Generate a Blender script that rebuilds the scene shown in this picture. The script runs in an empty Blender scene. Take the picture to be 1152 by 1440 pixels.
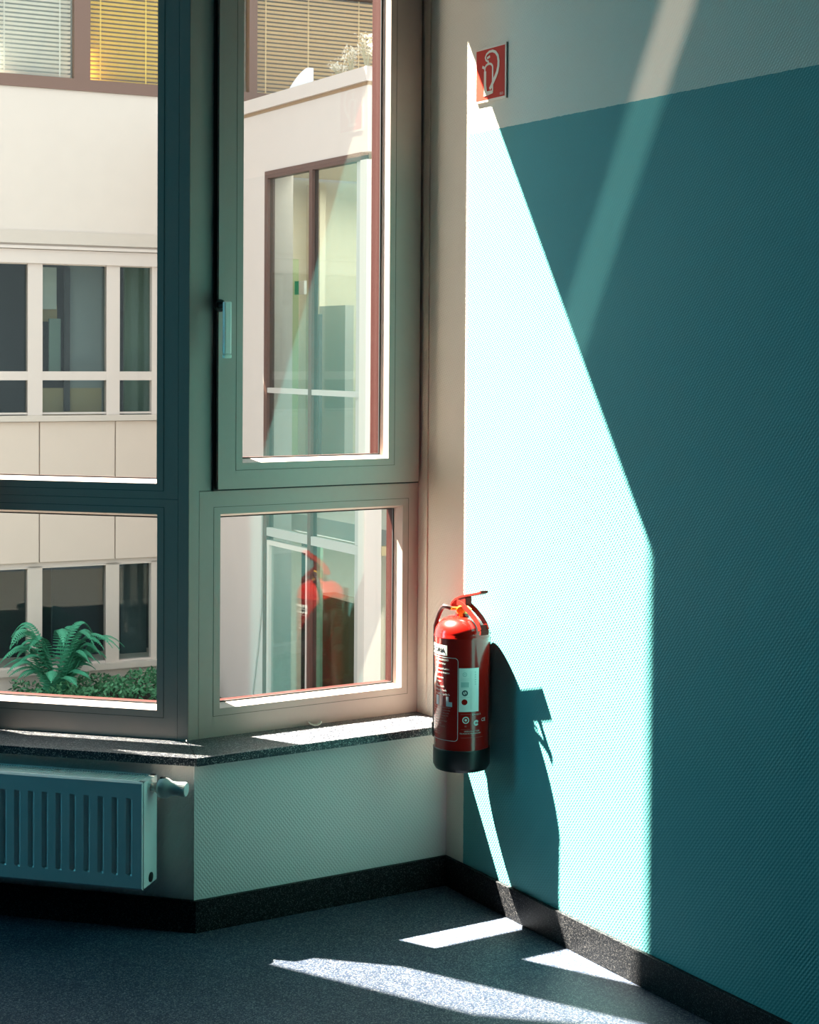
import bpy, bmesh, math, random
from mathutils import Vector, Matrix, noise
random.seed(7)
sc = bpy.context.scene
COL = sc.collection
rad = math.radians

# ------------------------------------------------------------------ camera
YAW, PITCH, ROLL = rad(58.593), rad(-1.3946), rad(0.3846)
F = Vector((math.cos(YAW)*math.cos(PITCH), math.sin(YAW)*math.cos(PITCH), math.sin(PITCH)))
Rr = Vector((math.sin(YAW), -math.cos(YAW), 0)); Uu = Rr.cross(F)
R2 = math.cos(ROLL)*Rr + math.sin(ROLL)*Uu; U2 = -math.sin(ROLL)*Rr + math.cos(ROLL)*Uu
cam = bpy.data.cameras.new('camera'); co = bpy.data.objects.new('camera', cam); COL.objects.link(co)
M = Matrix((R2, U2, -F)).transposed().to_4x4(); M.translation = (-2.5074, -3.8915, 1.5)
co.matrix_world = M
cam.sensor_width = 36; cam.lens = 57.83; cam.shift_y = -0.1149; cam.clip_end = 200; cam.clip_start = .05
sc.camera = co

# ------------------------------------------------------------------ view + light
sc.view_settings.view_transform = 'Standard'; sc.view_settings.look = 'None'
sc.view_settings.gamma = 1; sc.view_settings.use_curve_mapping = False
sc.view_settings.exposure = 0.0
KX, KZ = 1.96, 3.23                       # sun travel direction (1, -KX, -KZ)
SUN = 120.0
sd = Vector((1, -KX, -KZ)).normalized()
sl = bpy.data.lights.new('sun', 'SUN'); sl.energy = SUN; sl.angle = rad(.6); sl.color = (1, .90, .76)
so = bpy.data.objects.new('sun', sl); COL.objects.link(so); so.rotation_euler = sd.to_track_quat('-Z', 'Y').to_euler()
so.location = (-8, 16, 26)
w = bpy.data.worlds.new('sky'); sc.world = w; w.use_nodes = True
bg = w.node_tree.nodes['Background']; bg.inputs[0].default_value = (.86, .95, 1, 1); bg.inputs[1].default_value = 2.2

def area(name, loc, dirv, sx, sy, power, color, spread=180, up='Y'):
    l = bpy.data.lights.new(name, 'AREA'); l.shape = 'RECTANGLE'; l.size = sx; l.size_y = sy; l.energy = power
    l.color = color; l.spread = rad(spread)
    o = bpy.data.objects.new(name, l); COL.objects.link(o); o.location = loc
    o.rotation_euler = Vector(dirv).to_track_quat('-Z', up).to_euler(); return o
# added blue-green fill lamp off to the left, no window there
area('side_fill', (-3.75, 1.95, 1.6), (1, -.92, -.06), 1.2, 1.6, 26, (.12, .72, .94), 110)
# added fill lamps that brighten the stair hall across the court
area('stair_hall_fill', (6.1, 10.1, 3.2), (-.1, 0, -1), 1.8, 2.6, 120, (1, .95, .84))
area('lower_hall_fill', (6.3, 10.1, -.4), (-.1, 0, -1), 1.6, 2.6, 70, (1, .98, .94))
# added spot for a reflected-sun band, cut by an unseen slit plate
GS = Vector((-9, -3.05, 2.45))
gl = bpy.data.lights.new('glint_spot', 'SPOT'); gl.energy = 1200; gl.spot_size = rad(20); gl.spot_blend = .2; gl.shadow_soft_size = .012; gl.color = (1, .86, .72)
go = bpy.data.objects.new('glint_spot', gl); COL.objects.link(go); go.location = GS
go.rotation_euler = (Vector((0, -.8, 2.1))-GS).to_track_quat('-Z', 'Y').to_euler()
try:
    sc.cycles.max_bounces = 10; sc.cycles.diffuse_bounces = 5; sc.cycles.transparent_max_bounces = 16
    sc.cycles.sample_clamp_indirect = 6; sc.cycles.use_denoising = True
    sc.cycles.caustics_reflective = False; sc.cycles.caustics_refractive = False
except Exception: pass

# ------------------------------------------------------------------ materials
def mat(name, col, rough=.6, metal=0, spec=.5, var=0, vscale=20, bump=None, bstr=.3, bscale=200, coat=0):
    m = bpy.data.materials.new(name); m.use_nodes = True; nt = m.node_tree; N = nt.nodes; Lk = nt.links
    p = N['Principled BSDF']; p.inputs['Roughness'].default_value = rough; p.inputs['Metallic'].default_value = metal
    p.inputs['Specular IOR Level'].default_value = spec; p.inputs['Coat Weight'].default_value = coat
    p.inputs['Base Color'].default_value = (*col, 1)
    if var or bump:
        g = N.new('ShaderNodeNewGeometry')
    if var:
        n = N.new('ShaderNodeTexNoise'); n.inputs['Scale'].default_value = vscale; n.inputs['Detail'].default_value = 4
        Lk.new(g.outputs['Position'], n.inputs['Vector'])
        r = N.new('ShaderNodeMix'); r.data_type = 'RGBA'
        r.inputs[6].default_value = (*[max(0, c*(1-var)) for c in col], 1); r.inputs[7].default_value = (*[min(1, c*(1+var)) for c in col], 1)
        Lk.new(n.outputs[0], r.inputs[0]); Lk.new(r.outputs[2], p.inputs['Base Color'])
    if bump == 'noise':
        n2 = N.new('ShaderNodeTexNoise'); n2.inputs['Scale'].default_value = bscale
        Lk.new(g.outputs['Position'], n2.inputs['Vector'])
        b = N.new('ShaderNodeBump'); b.inputs['Strength'].default_value = bstr; b.inputs['Distance'].default_value = .002
        Lk.new(n2.outputs[0], b.inputs['Height']); Lk.new(b.outputs[0], p.inputs['Normal'])
    return m

def weave(nt, p, axis_v, period=.0078, dist=.0009, strength=.45):
    """woven glass-fibre wallpaper: short raised stitches in staggered rows"""
    N = nt.nodes; Lk = nt.links
    g = N.new('ShaderNodeNewGeometry')
    def dot(v):
        d = N.new('ShaderNodeVectorMath'); d.operation = 'DOT_PRODUCT'; Lk.new(g.outputs['Position'], d.inputs[0]); d.inputs[1].default_value = v
        return d.outputs['Value']
    def sn(v, ph=0):
        m = N.new('ShaderNodeMath'); m.operation = 'SINE'; Lk.new(v, m.inputs[0]); return m.outputs[0]
    k = 2*math.pi/period
    a = Vector(axis_v); z = Vector((0, 0, 1))
    s1 = sn(dot((a*.8+z*.62)*k)); s2 = sn(dot((a*.5-z*.55)*k))
    md = N.new('ShaderNodeMath'); md.operation = 'MULTIPLY_ADD'; Lk.new(s2, md.inputs[0]); md.inputs[1].default_value = .45; md.inputs[2].default_value = .55
    mul = N.new('ShaderNodeMath'); mul.operation = 'MULTIPLY'; Lk.new(s1, mul.inputs[0]); Lk.new(md.outputs[0], mul.inputs[1])
    nz = N.new('ShaderNodeTexNoise'); nz.inputs['Scale'].default_value = 260; Lk.new(g.outputs['Position'], nz.inputs['Vector'])
    ad = N.new('ShaderNodeMath'); ad.operation = 'ADD'; Lk.new(mul.outputs[0], ad.inputs[0]); Lk.new(nz.outputs[0], ad.inputs[1])
    b = N.new('ShaderNodeBump'); b.inputs['Strength'].default_value = strength; b.inputs['Distance'].default_value = dist
    Lk.new(ad.outputs[0], b.inputs['Height']); Lk.new(b.outputs[0], p.inputs['Normal'])
    return g

TEAL = (.105, .37, .375); CREAM = (.86, .79, .68)
def painted_wall(name, axis_v, teal=False, white=(.90, .79, .75)):
    m = bpy.data.materials.new(name); m.use_nodes = True; nt = m.node_tree; p = nt.nodes['Principled BSDF']
    p.inputs['Roughness'].default_value = .62; p.inputs['Specular IOR Level'].default_value = .3
    g = weave(nt, p, axis_v)
    if teal:
        N = nt.nodes; Lk = nt.links
        sp = N.new('ShaderNodeSeparateXYZ'); Lk.new(g.outputs['Position'], sp.inputs[0])
        nz = N.new('ShaderNodeTexNoise'); nz.inputs['Scale'].default_value = 60; Lk.new(g.outputs['Position'], nz.inputs['Vector'])
        w1 = N.new('ShaderNodeMath'); w1.operation = 'MULTIPLY_ADD'; Lk.new(nz.outputs[0], w1.inputs[0]); w1.inputs[1].default_value = .004; Lk.new(sp.outputs[2], w1.inputs[2])
        c1 = N.new('ShaderNodeMath'); c1.operation = 'LESS_THAN'; Lk.new(w1.outputs[0], c1.inputs[0]); c1.inputs[1].default_value = 2.109
        w2 = N.new('ShaderNodeMath'); w2.operation = 'MULTIPLY_ADD'; Lk.new(nz.outputs[0], w2.inputs[0]); w2.inputs[1].default_value = .004; Lk.new(sp.outputs[1], w2.inputs[2])
        c2 = N.new('ShaderNodeMath'); c2.operation = 'LESS_THAN'; Lk.new(w2.outputs[0], c2.inputs[0]); c2.inputs[1].default_value = -.086
        mu = N.new('ShaderNodeMath'); mu.operation = 'MULTIPLY'; Lk.new(c1.outputs[0], mu.inputs[0]); Lk.new(c2.outputs[0], mu.inputs[1])
        mx = N.new('ShaderNodeMix'); mx.data_type = 'RGBA'; mx.inputs[6].default_value = (*CREAM, 1); mx.inputs[7].default_value = (*TEAL, 1)
        Lk.new(mu.outputs[0], mx.inputs[0]); Lk.new(mx.outputs[2], p.inputs['Base Color'])
    else:
        p.inputs['Base Color'].default_value = (*white, 1)
    return m

def speckle(name, cols, scale, rough, spec=.5):
    m = bpy.data.materials.new(name); m.use_nodes = True; nt = m.node_tree; N = nt.nodes; Lk = nt.links
    p = N['Principled BSDF']; p.inputs['Roughness'].default_value = rough; p.inputs['Specular IOR Level'].default_value = spec
    g = N.new('ShaderNodeNewGeometry')
    v = N.new('ShaderNodeTexVoronoi'); v.inputs['Scale'].default_value = scale; Lk.new(g.outputs['Position'], v.inputs['Vector'])
    sp = N.new('ShaderNodeSeparateColor'); Lk.new(v.outputs['Color'], sp.inputs[0])
    r = N.new('ShaderNodeValToRGB'); r.color_ramp.interpolation = 'CONSTANT'
    while len(r.color_ramp.elements) < len(cols): r.color_ramp.elements.new(.5)
    for e, (pos, c) in zip(r.color_ramp.elements, cols): e.position = pos; e.color = (*c, 1)
    Lk.new(sp.outputs[0], r.inputs[0])
    n = N.new('ShaderNodeTexNoise'); n.inputs['Scale'].default_value = 6; Lk.new(g.outputs['Position'], n.inputs['Vector'])
    mr = N.new('ShaderNodeMapRange'); mr.inputs[3].default_value = .8; mr.inputs[4].default_value = 1.2; Lk.new(n.outputs[0], mr.inputs[0])
    mx = N.new('ShaderNodeVectorMath'); mx.operation = 'SCALE'; Lk.new(r.outputs[0], mx.inputs[0]); Lk.new(mr.outputs[0], mx.inputs['Scale'])
    Lk.new(mx.outputs[0], p.inputs['Base Color'])
    return m

def glass(name, tint=(.96, .98, .97), ior=1.5):
    m = bpy.data.materials.new(name); m.use_nodes = True; nt = m.node_tree; N = nt.nodes; Lk = nt.links
    N.remove(N['Principled BSDF']); out = N['Material Output']
    t = N.new('ShaderNodeBsdfTransparent'); t.inputs[0].default_value = (*tint, 1)
    g = N.new('ShaderNodeBsdfGlossy'); g.inputs['Roughness'].default_value = .004
    f = N.new('ShaderNodeFresnel')
    ge = N.new('ShaderNodeNewGeometry'); mi = N.new('ShaderNodeMapRange'); mi.inputs[3].default_value = ior; mi.inputs[4].default_value = 1/ior
    Lk.new(ge.outputs['Backfacing'], mi.inputs[0]); Lk.new(mi.outputs[0], f.inputs[0])     # ray is not bent, so leaving the pane counts like entering it
    mx = N.new('ShaderNodeMixShader'); Lk.new(f.outputs[0], mx.inputs[0]); Lk.new(t.outputs[0], mx.inputs[1]); Lk.new(g.outputs[0], mx.inputs[2])
    Lk.new(mx.outputs[0], out.inputs[0]); return m

M_wallR = painted_wall('wallpaper_teal_and_cream', (0, 1, 0), teal=True)
M_wallW = painted_wall('wallpaper_white', (1, 0, 0))
M_wallL = painted_wall('wallpaper_white_splayed', (-.707, .707, 0))
M_tealroom = mat('plain_teal_paint', (.025, .08, .10), .7)
M_ceil = mat('ceiling_paint', (.09, .11, .12), .8)
M_frame = mat('painted_window_profile', (.48, .38, .34), .42, var=.04, vscale=40)
M_gap = mat('black_gasket_and_gap_shade', (.012, .012, .012), .6)
M_brown = mat('red_brown_outer_profile', (.024, .0020, .0008), .6, spec=.12)
M_glass = glass('window_glass')
M_granite = speckle('granite', [(0, (.008, .010, .016)), (.3, (.03, .034, .05)), (.6, (.09, .09, .10)), (.85, (.34, .33, .32))], 420, .34)
M_skirt = speckle('stone_skirting', [(0, (.004, .0045, .006)), (.35, (.011, .012, .015)), (.7, (.032, .032, .035)), (.9, (.10, .095, .095))], 520, .5, .15)
M_floor = speckle('speckled_linoleum', [(0, (.018, .03, .055)), (.3, (.042, .054, .090)), (.6, (.080, .095, .13)), (.85, (.19, .20, .22))], 380, .5, .2)
M_rad = mat('radiator_enamel', (.88, .86, .85), .35)
M_valve = mat('valve_plastic', (.62, .66, .66), .32)
M_black = mat('black_plastic', (.008, .008, .009), .35)
M_red = mat('red_enamel', (.36, .007, .004), .22, coat=.5)
M_redmatte = mat('red_powder_coat', (.17, .008, .003), .5, spec=.2)
M_brass = mat('brass', (.72, .45, .12), .3, metal=.9)
M_yellow = mat('yellow_plastic', (.8, .5, .06), .4)
M_rubber = mat('dark_rubber_hose', (.035, .012, .012), .45)
M_print = mat('white_print', (.72, .70, .66), .5)
M_printd = mat('faded_pink_print', (.52, .22, .19), .5)
M_sticker = mat('paper_sticker', (.88, .80, .77), .5)
M_ink = mat('dark_ink', (.03, .06, .07), .5)
M_inkg = mat('grey_ink', (.44, .52, .50), .5)
M_signred = mat('sign_red', (.62, .030, .012), .6, spec=.2)
M_signwhite = mat('sign_cream', (.80, .70, .58), .4)
M_silver = mat('handle_aluminium', (.92, .80, .76), .35, metal=.0)
M_white = mat('white_plastic_scrap', (.85, .82, .74), .4)

# ------------------------------------------------------------------ mesh helpers
class MB:
    def __init__(s): s.bm = bmesh.new()
    def hexa(s, pts):
        v = [s.bm.verts.new(p) for p in pts]
        for f in ((0, 3, 2, 1), (4, 5, 6, 7), (0, 1, 5, 4), (1, 2, 6, 5), (2, 3, 7, 6), (3, 0, 4, 7)): s.bm.faces.new([v[i] for i in f])
        return s
    def box(s, x0, x1, y0, y1, z0, z1, T=None):
        P = [(x0, y0, z0), (x1, y0, z0), (x1, y1, z0), (x0, y1, z0), (x0, y0, z1), (x1, y0, z1), (x1, y1, z1), (x0, y1, z1)]
        if T: P = [T(*p) for p in P]
        return s.hexa(P)
    def prism(s, poly, z0, z1):
        a = [s.bm.verts.new((x, y, z0)) for x, y in poly]; b = [s.bm.verts.new((x, y, z1)) for x, y in poly]
        n = len(poly); s.bm.faces.new(a[::-1]); s.bm.faces.new(b)
        for i in range(n): s.bm.faces.new((a[i], a[(i+1) % n], b[(i+1) % n], b[i]))
        return s
    def lathe(s, prof, c=(0, 0, 0), axis=(0, 0, 1), n=48, caps=True):
        ax = Vector(axis).normalized(); u = ax.orthogonal().normalized(); v = ax.cross(u); c = Vector(c); rings = []
        for r, h in prof:
            rings.append([s.bm.verts.new(c+ax*h+(u*math.cos(2*math.pi*i/n)+v*math.sin(2*math.pi*i/n))*max(r, 1e-5)) for i in range(n)])
        for a, b in zip(rings, rings[1:]):
            for i in range(n): s.bm.faces.new((a[i], a[(i+1) % n], b[(i+1) % n], b[i]))
        if caps: s.bm.faces.new(rings[0][::-1]); s.bm.faces.new(rings[-1])
        return s
    def tube(s, pts, r, n=10, sq=None):
        """round tube (or flat bar when sq=(half width vector)) along points"""
        pts = [Vector(p) for p in pts]; rings = []; prev = None
        for i, p in enumerate(pts):
            t = (pts[min(i+1, len(pts)-1)]-pts[max(i-1, 0)]).normalized()
            if sq is not None:
                wv = Vector(sq); h = t.cross(wv).normalized()*r
                ring = [p+wv+h, p-wv+h, p-wv-h, p+wv-h]
            else:
                u = (prev-prev.dot(t)*t).normalized() if prev is not None else t.orthogonal().normalized(); prev = u; v = t.cross(u)
                rr = r[i] if isinstance(r, (list, tuple)) else r
                ring = [p+(u*math.cos(2*math.pi*k/n)+v*math.sin(2*math.pi*k/n))*rr for k in range(n)]
            rings.append([s.bm.verts.new(q) for q in ring])
        m = len(rings[0])
        for a, b in zip(rings, rings[1:]):
            for k in range(m): s.bm.faces.new((a[k], a[(k+1) % m], b[(k+1) % m], b[k]))
        s.bm.faces.new(rings[0][::-1]); s.bm.faces.new(rings[-1]); return s
    def poly(s, pts): s.bm.faces.new([s.bm.verts.new(p) for p in pts]); return s

def obj(name, mb, m, parent=None, origin=(0, 0, 0), smooth=False, bevel=0, **props):
    bm = mb.bm
    bmesh.ops.recalc_face_normals(bm, faces=bm.faces)
    if bevel: bmesh.ops.bevel(bm, geom=[e for e in bm.edges if len(e.link_faces) == 2 and e.calc_face_angle(0) > .6], offset=bevel, segments=2, affect='EDGES', profile=.6)
    if parent is not None:
        r = parent
        while r.parent: r = r.parent
        origin = r.location
    bmesh.ops.translate(bm, vec=-Vector(origin), verts=bm.verts)
    me = bpy.data.meshes.new(name); bm.to_mesh(me); bm.free(); me.materials.append(m)
    if smooth:
        for p in me.polygons: p.use_smooth = True
        try: me.set_sharp_from_angle(angle=rad(35))
        except Exception: pass
    o = bpy.data.objects.new(name, me); COL.objects.link(o)
    if parent is not None: o.parent = parent
    else: o.location = origin
    for k, v in props.items(): o[k] = v
    return o
def empty(name, loc, **props):
    o = bpy.data.objects.new(name, None); COL.objects.link(o); o.location = loc; o.empty_display_size = .05
    for k, v in props.items(): o[k] = v
    return o
def struct(name, mb, m, origin=(0, 0, 0), **kw): return obj(name, mb, m, None, origin, kind='structure', **kw)

# ------------------------------------------------------------------ room shell
S2 = .5**.5
PL = Vector((-.77, 0, 0)); LD = Vector((-S2, S2, 0)); LN = Vector((-S2, -S2, 0))      # splayed wall: foot corner, direction, room-side normal
def Lp(s, o, z=0): v = PL+LD*s+LN*o; return (v.x, v.y, z)
def L2(s, o): return Lp(s, o)[:2]
HEAD, SILL, CEIL = 2.885, .462, 3.15
fp = [(0.0, 0.0), (-.77, 0), L2(3.0, 0), (-6, 2.12), (-6, -7), (0.0, -7)]
struct('floor', MB().prism([(.05, .05), (-.75, .05), L2(3.0, -.05), (-6.1, 2.2), (-6.1, -7.1), (.05, -7.1)], -.12, 0), M_floor,
       label='blue-grey speckled linoleum floor with patches of sunlight')
struct('ceiling', MB().prism([(.25, .35), (-.62, .35), L2(3.0, -.28), (-6.2, 2.4), (-6.2, -7.2), (.25, -7.2)], CEIL, CEIL+.2), M_ceil)
struct('wall_right', MB().box(0, .3, -7.1, .235, -.12, CEIL), M_wallR, label='woven wallpaper wall painted teal below a cream band')
struct('wall_front', MB().box(-.775, 0, 0, .23, -.12, SILL-.022), M_wallW, label='low white wallpapered wall below the window')
o = MB(); o.prism([L2(0, 0), L2(3.0, 0), L2(3.0, -.23), L2(.1, -.23)], -.12, SILL-.022)
struct('wall_left', o, M_wallL, label='low white splayed wall behind the radiator')
struct('wall_rear', MB().box(-6.2, .3, -7.2, -7, -.12, CEIL), M_tealroom)
e = MB()
for q in ((-7.1, -2.9, -.12, CEIL), (-1.9, 2.2, -.12, CEIL), (-2.9, -1.9, -.12, 1.7), (-2.9, -1.9, 2.95, CEIL)): e.box(-6.2, -6, q[0], q[1], q[2], q[3])
struct('wall_side', e, M_tealroom)
slit = []  # slit of an unseen plate, added to give the glint band its outline
for y_, z_ in ((-1.37, 3.0), (-1.25, 3.0), (-.37, 1.3), (-.515, 1.3)):
    t_ = (-6.1+9)/9; slit.append((GS.y+(y_-GS.y)*t_, GS.z+(z_-GS.z)*t_))
e = MB(); outq = [(-2.95, 3.0), (-1.85, 3.0), (-1.85, 1.65), (-2.95, 1.65)]
vs = [[e.bm.verts.new((x_, *p_)) for p_ in q_] for x_ in (-6.105, -6.095) for q_ in (outq, slit)]
for k in range(4):
    j = (k+1) % 4
    for q in ((vs[0][k], vs[0][j], vs[1][j], vs[1][k]), (vs[2][k], vs[2][j], vs[3][j], vs[3][k]), (vs[1][k], vs[1][j], vs[3][j], vs[3][k]), (vs[0][k], vs[0][j], vs[2][j], vs[2][k])): e.bm.faces.new(q)
struct('glint_mask', e, M_tealroom, label='unseen slit plate added in the side wall to shape the glint')
struct('wall_far', MB().prism([L2(3.0, 0), (-6.2, 2.12), (-6.2, 2.4), L2(3.0, -.3)], -.12, CEIL), M_tealroom)
struct('lintel', MB().box(-.68, .0, .0, .23, HEAD+.07, CEIL), M_wallW)
o = MB(); o.prism([L2(0, 0), L2(.95, 0), L2(.95, -.23), L2(.1, -.23)], HEAD+.07, CEIL); struct('lintel_splayed', o, M_wallL)
o = MB(); o.prism([L2(.95, 0), L2(3.0, 0), L2(3.0, -.23), L2(.95, -.23)], SILL-.022, CEIL); struct('wall_pier', o, M_wallL)
# plaster strip beside the frame, in the reveal of the right wall
struct('trim_1', MB().box(-.004, .0005, .108, .156, SILL, HEAD+.07), M_wallR)
# stone skirting
B = .083
struct('baseboard_right', MB().box(-.011, .002, -7, -.0, -.0, B), M_skirt, bevel=.002, label='dark speckled stone skirting under the teal wall')
struct('baseboard_front', MB().prism([(0, 0.002), (-.77, .002), L2(-.0045, .011), (-.011, -.011)], 0, B), M_skirt, label='dark stone skirting under the window wall')
struct('baseboard_left', MB().prism([(-.77, .001), L2(3.0, -.001), L2(3.0, .011), L2(-.0045, .011)], 0, B), M_skirt)
# granite sill, two slabs with a mitred joint
jc = (PL+Vector((0, 0, 0))); jf = (-.77-.037*math.tan(rad(22.5)), -.037)
struct('window_sill', MB().prism([(-.0005, .23), (-.727, .16), (jf[0]+.0006, jf[1]), (-.0005, -.037)], SILL-.022, SILL), M_granite, bevel=.0015,
       label='speckled granite window sill under the hinged window')
struct('window_sill', MB().prism([(-.7285, .16), L2(.12, -.2), L2(3.0, -.2), L2(3.0, .037), (jf[0]-.0006, jf[1])], SILL-.022, SILL), M_granite, bevel=.0015,
       label='speckled granite window sill above the radiator')

# ------------------------------------------------------------------ windows
FP = Vector((-.725, .155, 0))
def TW(s, d, z): return (FP.x+s, FP.y+d, z)                          # along, depth outwards, height
def TL(s, d, z): v = FP+LD*s-LN*d; return (v.x, v.y, z)
def ring(T, s0, s1, z0, z1, a0, a1, b0, b1, d0, d1, cham=0):
    """closed rectangular frame: outer s0..s1, z0..z1, opening a0..a1, b0..b1, depth d0..d1, opening narrows by cham going out"""
    mb = MB(); V = []
    for (d, c) in ((d0, 0), (d1, cham)):
        V.append([mb.bm.verts.new(T(s, d, z)) for s, z in ((s0, z0), (s1, z0), (s1, z1), (s0, z1))])
        V.append([mb.bm.verts.new(T(s, d, z)) for s, z in ((a0+c, b0+c), (a1-c, b0+c), (a1-c, b1-c), (a0+c, b1-c))])
    o0, i0, o1, i1 = V
    for k in range(4):
        j = (k+1) % 4
        for q in ((o0[k], o0[j], i0[j], i0[k]), (o1[k], i1[k], i1[j], o1[j]), (o0[k], o1[k], o1[j], o0[j]), (i0[k], i0[j], i1[j], i1[k])): mb.bm.faces.new(q)
    return mb
def grooves(T, a0, a1, b0, b1, off, root, d):
    """thin dark seam of the glazing bead around an opening, a few tenths proud"""
    g = .0012
    mb = ring(T, a0-off-g, a1+off+g, b0-off-g, b1+off+g, a0-off, a1+off, b0-off, b1+off, d-.0004, d+.001)
    return obj('bead_seam', mb, M_seam, root)
M_seam = mat('seam_shadow_gap', (.10, .10, .085), .6)
W2 = empty('window_2', (FP.x, FP.y, SILL), kind='structure', label='narrow window with hinged upper sash beside the teal wall')
W1 = empty('window_1', tuple(FP), kind='structure', label='splayed window in dark shade above the radiator')
# W: lower fixed light and the fixed frame around the hinged sash
s0, s1 = .031, .7215
D0, DM, D1 = 0, .036, .075
def light(T, root, s0, s1, z0, z1, a0, a1, b0, b1, d0, name='frame', seam=True, ca=.010):
    dm = d0+DM
    f = obj(name, ring(T, s0, s1, z0, z1, a0, a1, b0, b1, d0, dm, ca), M_frame, root)
    obj('outer_profile', ring(T, s0+.001, s1-.001, z0+.001, z1-.001, a0+ca, a1-ca, b0+ca, b1-ca, dm+.0003, D1), M_brown, root)
    obj('gasket', ring(T, a0+ca-.004, a1-ca+.004, b0+ca-.004, b1-ca+.004, a0+ca+.0025, a1-ca-.0025, b0+ca+.0025, b1-ca-.0025, dm-.002, dm+.003), M_gap, root)
    mb = MB(); mb.box(a0+ca-.003, a1-ca+.003, dm+.004, dm+.008, b0+ca-.003, b1-ca+.003, T)
    obj('pane', mb, M_glass, root)
    if seam: grooves(T, a0, a1, b0, b1, .019, root, d0)
    return f
light(TW, W2, s0, s1, SILL, 1.128, .093, .668, .538, 1.065, 0, 'lower_frame')
# upper rebate frame of the fixed part
obj('rebate_frame', ring(TW, s0, s1, 1.129, HEAD+.07, s0+.052, s1-.006, 1.140, HEAD+.03, .004, D1-.004), M_frame, W2)
obj('rebate_gap', ring(TW, s0+.040, s1-.001, 1.1285, HEAD+.05, s0+.053, s1-.007, 1.1405, HEAD+.02, -.0010, .003), M_gap, W2)  # black strip painted in for the shade in the gap round the sash
sash = light(TW, W2, .079, .7135, 1.133, HEAD+.05, .151, .611, 1.203, HEAD, -.014, 'sash')
# mitred corner post
cp = MB(); cp.prism([TW(.001, 0, 0)[:2], TW(.030, 0, 0)[:2], TW(.030, .0745, 0)[:2], TL(.030, .0745, 0)[:2], TL(.030, 0, 0)[:2], TL(.001, 0, 0)[:2]], SILL, HEAD+.07)
obj('corner_post', cp, M_frame, W2)
# L lights
light(TL, W1, .031, .93, SILL, 1.107, .090, .87, .538, 1.066, 0, 'lower_frame')
light(TL, W1, .031, .93, 1.108, HEAD+.07, .092, .87, 1.149, HEAD, 0, 'upper_frame')
# handle
HX, HZ = -.644, 1.627
h = MB(); h.lathe([(.017, 0), (.017, .006), (.015, .008)], (HX, .1405, HZ), (0, -1, 0), 32); h.lathe([(.010, .006), (.0095, .028), (.009, .045)], (HX, .1405, HZ), (0, -1, 0), 24)
hr = obj('handle_rose', h, M_black, W2, smooth=True)
h = MB(); h.box(HX-.011, HX+.011, .086, .099, 1.497, HZ+.010); obj('handle_lever', h, M_silver, W2, bevel=.004)
h = MB(); h.box(HX-.0112, HX+.0112, .0855, .0995, 1.486, 1.4965); obj('handle_tip', h, M_white, W2, bevel=.003)

# ------------------------------------------------------------------ radiator
RB, RF, RS, RZ0, RZ1 = .03, .12, .097, .136, .413
RE = 1.25
Rl = Vector(Lp((RS+RE)/2, (RB+RF)/2, RZ0))
rad_o = empty('radiator', Rl, label='white panel radiator with ribbed front under the splayed window sill', category='radiator')
def TR(s, o, z): return Lp(s, o, z)
# front panel with pressed channels
pb = MB(); NS, per = 0, .0387
prof = []
s = RS
svals = [RS, RS+.003, RS+.006]
chan0 = RS+.029
k = 0
while chan0+k*per < RE-.03:
    c = chan0+k*per; svals += [c, c+.0025, c+.009, c+.017]; k += 1
svals += [RE-.006, RE]
zvals = [RZ0, RZ0+.006, RZ0+.014, .172, .177, .366, .371, RZ1-.012, RZ1-.004, RZ1]
def dep(s, z):
    e = 0
    if s <= RS+.0001 or z <= RZ0+.0001 or z >= RZ1-.0001 or s >= RE-.0001: return -.006
    d = (s-chan0) % per
    if s >= chan0-.0001 and s < RE-.01 and .1765 < z < .3665:
        if .0085 < d < .0095: return -.0062
        if .0165 < d < .0172: return 0
        if .0020 < d < .0030: return -.0030
    return 0
grid = [[pb.bm.verts.new(TR(s, RF+dep(s, z), z)) for z in zvals] for s in svals]
for i in range(len(svals)-1):
    for j in range(len(zvals)-1): pb.bm.faces.new((grid[i][j], grid[i+1][j], grid[i+1][j+1], grid[i][j+1]))
fr = obj('front_panel', pb, M_rad, rad_o)
bmx = MB(); bmx.box(RS+.001, RE-.001, RB, RB+.008, RZ0+.01, RZ1-.002, TR); obj('back_panel', bmx, M_rad, rad_o)
bmx = MB(); bmx.box(RS-.0015, RS+.002, RB, RF-.0045, RZ0+.004, RZ1-.0015, TR); sp_ = obj('side_cover', bmx, M_rad, rad_o, bevel=.0012)
bmx = MB(); bmx.box(RE-.002, RE+.0015, RB, RF-.0045, RZ0+.004, RZ1-.0015, TR); obj('side_cover', bmx, M_rad, rad_o, bevel=.0012)
# top grille
g = MB(); g.box(RS, RE, RF-.018, RF-.006, RZ1-.006, RZ1-.001, TR); g.box(RS, RE, RB, RB+.012, RZ1-.006, RZ1-.001, TR); g.box(RS, RS+.016, RB, RF-.006, RZ1-.006, RZ1-.001, TR)
s = RS+.0195
while s < RE-.02:
    g.box(s, s+.0030, RB+.010, RF-.016, RZ1-.006, RZ1-.0015, TR); s += .0072
obj('top_grille', g, M_rad, rad_o)
g = MB(); g.box(RS+.003, RE-.003, RB+.009, RF-.016, RZ0+.03, RZ1-.03, TR); obj('convector_core', g, mat('dark_convector', (.12, .14, .14), .5), rad_o)
# plug low on the side
pl = MB(); pl.lathe([(.0125, 0), (.0125, .003), (.009, .004)], TR(RS-.001, .072, .158), tuple(-LD), 28); obj('blind_plug', pl, M_black, sp_, smooth=True)
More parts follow.
